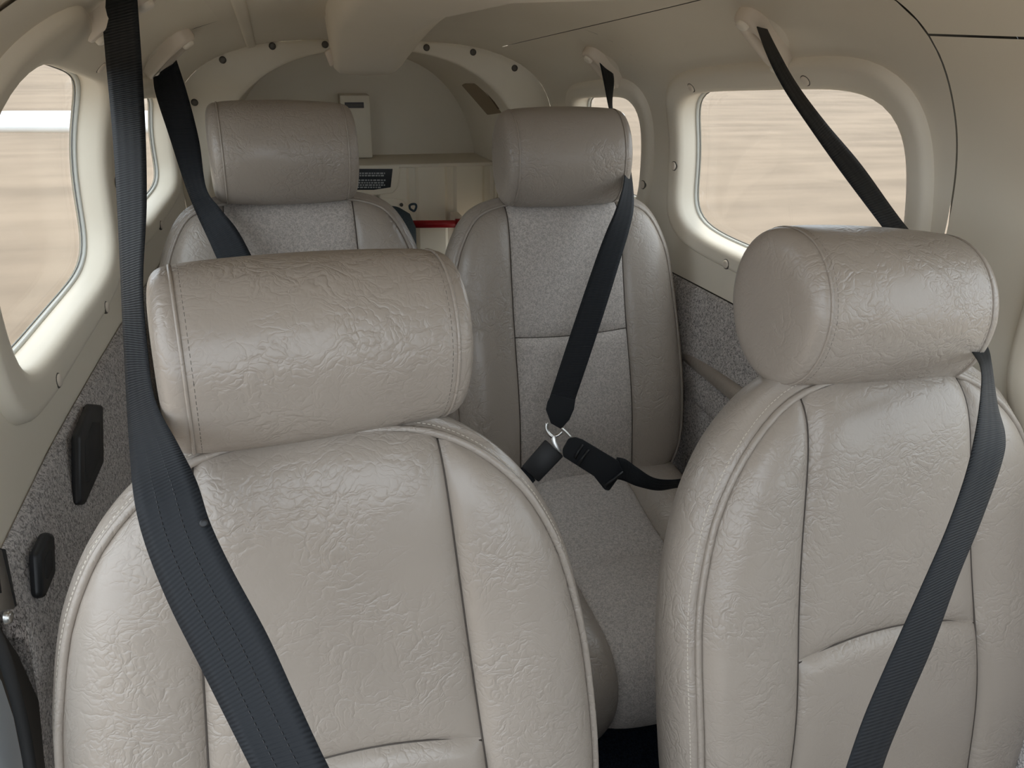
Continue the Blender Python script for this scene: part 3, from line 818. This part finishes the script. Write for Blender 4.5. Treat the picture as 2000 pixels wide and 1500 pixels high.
# rear left shoulder belt
pa, na, sa = ray_hull(318, 108)
tA = (pa-CAM).dot(FW)
b3 = thing('shoulder_belt', pa, 'black shoulder belt hanging from the ceiling to the rear left seat', 'seat belt', 'shoulder belts')
S = [((288, 105), (326, 66), tA+.02), ((298, 132), (336, 92), tA-.01), ((303, 180), (365, 180), tA*.985), ((330, 265), (389, 275), lerp(tA, 1.35, .4)), ((363, 365), (402, 365), lerp(tA, 1.35, .75)), ((385, 420), (428, 405), 1.36), ((408, 470), (463, 448), 1.345), ((427, 512), (494, 505), 1.335), ((470, 600), (535, 590), 1.29), ((540, 740), (605, 730), 1.21)]
_, A, B = ribbon('webbing', S, 'web', b3, flip=1)

# rear right shoulder belt
pa, na, sa = ray_hull(1178, 114)
tA = (pa-CAM).dot(FW)
b4 = thing('shoulder_belt', pa, 'black shoulder belt lying across the rear right seat to its buckle', 'seat belt', 'shoulder belts')
S = [((1160, 100), (1172, 92), tA+.02), ((1169, 114), (1184, 108), tA), ((1179, 160), (1199, 152), tA*.985), ((1190, 215), (1197, 214), 1.60), ((1212, 300), (1224, 298), 1.56), ((1219, 350), (1234, 345), 1.51), ((1202, 410), (1238, 400), 1.455), ((1185, 450), (1230, 445), 1.44), ((1166, 500), (1214, 500), 1.435), ((1135, 590), (1184, 598), 1.43), ((1100, 695), (1149, 705), 1.425), ((1075, 772), (1125, 776), 1.42), ((1066, 800), (1120, 800), 1.418)]
_, A, B = ribbon('webbing', S, 'web', b4, flip=-1)
TB = 1.418
P = [dep(x, y, TB-.004) for x, y in ((1077, 770), (1124, 781), (1121, 800), (1112, 820), (1096, 838), (1076, 827), (1066, 800), (1069, 785))]
prism('belt_end', P, ray(1095, 800)*.006, .0012, 'web', b4)

# rear right lap belt with buckle
lb_ = thing('lap_belt', dep(1110, 900, TB), 'black lap belt with square buckle and steel tongue on rear right seat', 'seat belt')
def pl(pts, t): return [dep(x, y, t) for x, y in pts]
bk = prism('buckle', pl([(1065, 858), (1101, 891), (1052, 942), (1018, 912)], TB-.022), ray(1058, 900)*.022, .003, 'black', lb_)
prism('buckle_strap', pl([(1024, 908), (1046, 938), (1020, 968), (995, 935)], TB-.008), ray(1020, 930)*.004, .001, 'web', lb_)
tube('tongue_hook', catmull(pl([(1068, 826), (1067, 838), (1073, 848), (1079, 853)], TB-.016), 5), .0036, 'steel', lb_, 10)
tube('tongue_fork', catmull(pl([(1098, 843), (1090, 850), (1080, 853)], TB-.014), 5), .003, 'steel', lb_, 10)
prism('tongue', pl([(1076, 849), (1085, 850), (1087, 862), (1097, 882), (1089, 884), (1078, 868)], TB-.018), ray(1085, 865)*.004, .001, 'steel', lb_)
tube('tongue_clip', catmull(pl([(1097, 836), (1106, 844), (1116, 855)], TB-.012), 4), .0022, 'steel', lb_, 8)
prism('adjuster', pl([(1110, 856), (1124, 853), (1138, 858), (1208, 900), (1217, 921), (1190, 959), (1181, 957), (1160, 930), (1100, 892), (1098, 878)], TB-.028), ray(1150, 905)*.016, .003, 'web', lb_)
for (x0_, y0_), (x1_, y1_) in (((1128, 908), (1150, 878)), ((1180, 950), (1217, 922)), ((1122, 896), (1138, 868))):
    a, b = dep(x0_, y0_, TB-.031), dep(x1_, y1_, TB-.031); d = b-a
    tube('slide_bar', [a, a+d*.5, b], .003, 'black', lb_, 8)
S = [((1190, 935), (1205, 893), TB-.012), ((1215, 938), (1222, 897), TB-.01), ((1245, 950), (1246, 914), TB-.008), ((1285, 958), (1280, 934), TB-.002), ((1320, 953), (1325, 936), TB), ((1360, 948), (1366, 925), TB+.01)]
ribbon('lap_webbing', S, 'web', lb_, W=.03, flip=1)

# belt anchors on the upper walls
def anchor(label, top_px, bot_px, wd, parent_off=.0, caps=(.1, .9), slot=None):
    pt, n1, s1 = ray_hull(*top_px); pb, n2, s2 = ray_hull(*bot_px)
    n = (n1+n2).normalized(); ax = (pb-pt); Ln = ax.length; ax.normalize(); n = (n-ax*n.dot(ax)).normalized(); sd = ax.cross(n)
    t = thing('belt_anchor', pt.lerp(pb, .5), label, 'belt anchor', 'belt anchors')
    # swelling of the headliner under the housing
    c = pt.lerp(pb, .5); K = 12; V = []
    for i in range(K):
        r_ = 1-i/(K-1); hgt = .018*(1-r_*r_)**1.2-.014
        for j in range(28):
            an = 2*math.pi*j/28
            V.append(c+(ax*math.cos(an)*(Ln*.78)+sd*math.sin(an)*wd*2.3)*r_+n*hgt)
    # housing: stadium outline, raised rim round a slot
    hz = .017
    def stad(w_, l_, m=28):
        P = []
        for j in range(m):
            an = 2*math.pi*j/m; cc, ss = math.cos(an), math.sin(an)
            e_ = 3.5; q = (abs(cc)**e_+abs(ss)**e_)**(-1/e_); P.append(ax*cc*q*l_+sd*ss*q*w_)
        return P
    mesh('swelling', V, grid_faces(K, 28, True), 'headliner', t)
    o1, o2, o3 = stad(wd, Ln/2+.012), stad(wd*.9, Ln/2+.009), stad(wd*.86, Ln/2+.004)
    i1, i2 = stad(wd*.42, Ln/2-.026), stad(wd*.34, Ln/2-.03)
    V = []
    for ring, h in ((o1, -.022), (o1, hz-.002), (o2, hz+.003), (o3, hz+.004), (i1, hz+.002), (i2, hz-.010)):
        V += [c+p+n*h for p in ring]
    F = grid_faces(6, 28, True); 
    mesh('housing', V, F, 'cap', t)
    mesh('slot', [c+p+n*(hz-.009) for p in i2], [tuple(range(28))], 'black', t)
    for f in caps:
        disc('screw_cap', pt.lerp(pb, f)+n*(hz+.003), n, .0105, .007, 'cap_light', t)
    return t
anchor('beige belt anchor above the large right window', (1463, 20), (1532, 112), .021, caps=(.03, .97))
anchor('beige belt anchor above the rear right headrest', (1157, 96), (1206, 152), .024, caps=(.05, .97))
anchor('beige belt anchor at the top left corner', (176, 42), (262, -28), .026, caps=(.02, .97))
anchor('beige belt anchor above the rear left belt', (352, 62), (292, 128), .024, caps=(.03, .97))

# ------------------------------------------------------------------ side fittings
# right armrest
ar = thing('armrest', (.54, 1.15, .5), 'taupe padded armrest on grey carpeted pod beside rear right seat', 'armrest')
def arm(pts_z, x0_, x1_, ya, yb, name, m, bev):
    prism(name, [(x0_, ya, pts_z[0]), (x1_, ya, pts_z[0]), (x1_, yb, pts_z[0]), (x0_, yb, pts_z[0])], Vector((0, 0, pts_z[1]-pts_z[0])), bev, m, ar, 4)
arm((.515, .552), .557, .612, .80, 1.43, 'arm_pad', 'leather', .015)
arm((.44, .514), .560, .61, .82, 1.41, 'arm_pod', 'carpet', .02)
arm((.50, .60), .565, .60, 1.02, 1.06, 'belt_stop', 'black', .006)
# left recessed pulls
def pull(label, px4, X, dpt, nm, inner):
    P = [onX(x, y, X) for x, y in px4]; c = sum(P, Vector())/len(P)
    t = thing(nm, c, label, 'handle')
    prism('bezel', P, Vector((-dpt, 0, 0)), .006, 'black', t, 3)
    Q = [c+(p-c)*inner+Vector((.0006, 0, 0)) for p in P]
    prism('grip_recess', Q, Vector((-.004, 0, 0)), .0008, 'rubber', t)
xw = -.547
pull('tall black recessed pull on the left carpet panel', [(181, 788), (203, 790), (205, 905), (170, 985), (158, 985), (156, 850)], xw, .012, 'door_pull', .6)
pull('small black plate low on the left carpet panel', [(97, 1037), (109, 1042), (112, 1120), (92, 1168), (82, 1165), (77, 1080)], xw, .012, 'latch_plate', .45)
# striker plate on the door post
P = [onX(x, y, -.548) for x, y in ((-60, 1065), (4, 1073), (31, 1188), (-30, 1200), (-60, 1180))]
sp_ = thing('door_striker', P[2], 'grey metal striker plate on the left door post', 'striker')
prism('striker_plate', P, Vector((-.004, 0, 0)), .001, 'steel', sp_)
prism('striker_slot', [onX(x, y, -.5475) for x, y in ((-40, 1110), (-2, 1112), (4, 1158), (-36, 1160))], Vector((-.002, 0, 0)), .0004, 'black', sp_)
prism('striker_pad', [onX(x, y, -.552) for x, y in ((0, 1070), (12, 1072), (34, 1182), (28, 1190))], Vector((-.006, 0, 0)), .001, 'rubber', sp_)
disc('screw', onX(15, 1206, -.546), (1, 0, 0), .006, .004, 'steel', sp_)
# door seal along the open door post and the sill
sl = [onX(x, y, -.54) for x, y in ((-30, 1200), (0, 1262), (20, 1320), (43, 1410), (59, 1500), (75, 1620), (90, 1740))]
ds = tube('trim_2', catmull(sl, 6), .0055, 'rubber'); tag(ds, 'black rubber seal on the left door opening', kind='structure')
P = [onX(x, y, -.56) for x, y in ((-120, 1200), (-40, 1250), (5, 1330), (28, 1400), (44, 1480), (56, 1560), (70, 1700), (-120, 1720))]
sg = prism('trim_3', P, Vector((-.02, 0, 0)), .002, 'sill'); tag(sg, 'pale blue grey painted door frame at the bottom left', kind='structure')

# ------------------------------------------------------------------ outside
V = [(x*1.0, y*1.0, -.75) for y in (-60, -20, 0, 20, 60, 120) for x in (-90, -30, 0, 30, 90)]
tag(mesh('ground', V, grid_faces(6, 5), 'ground'), 'pale tan dirt field outside', kind='structure')
tp = thing('tailplane', (0, 4.9, .6), 'white horizontal tailplane seen through the left windows', 'tailplane')
for s in (-1, 1):
    V = []; sec = [(0, 0), (.02, .028), (.08, .045), (.2, .05), (.5, .03), (.8, .004), (.5, -.03), (.2, -.048), (.08, -.043), (.02, -.028)]
    sp = [(.0, 1), (.5, 1), (1.2, .95), (1.75, .9), (1.9, .82), (1.97, .6), (1.99, .3)]
    for x, k in sp:
        for a, b in sec: V.append((s*x, 4.6+.1*x+(1-k)*.25+a*k, .62+b*k))
    F = grid_faces(len(sp), len(sec), True)+[tuple((len(sp)-1)*len(sec)+j for j in range(len(sec)))]
    mesh('stabilizer', V, F, 'white', tp)
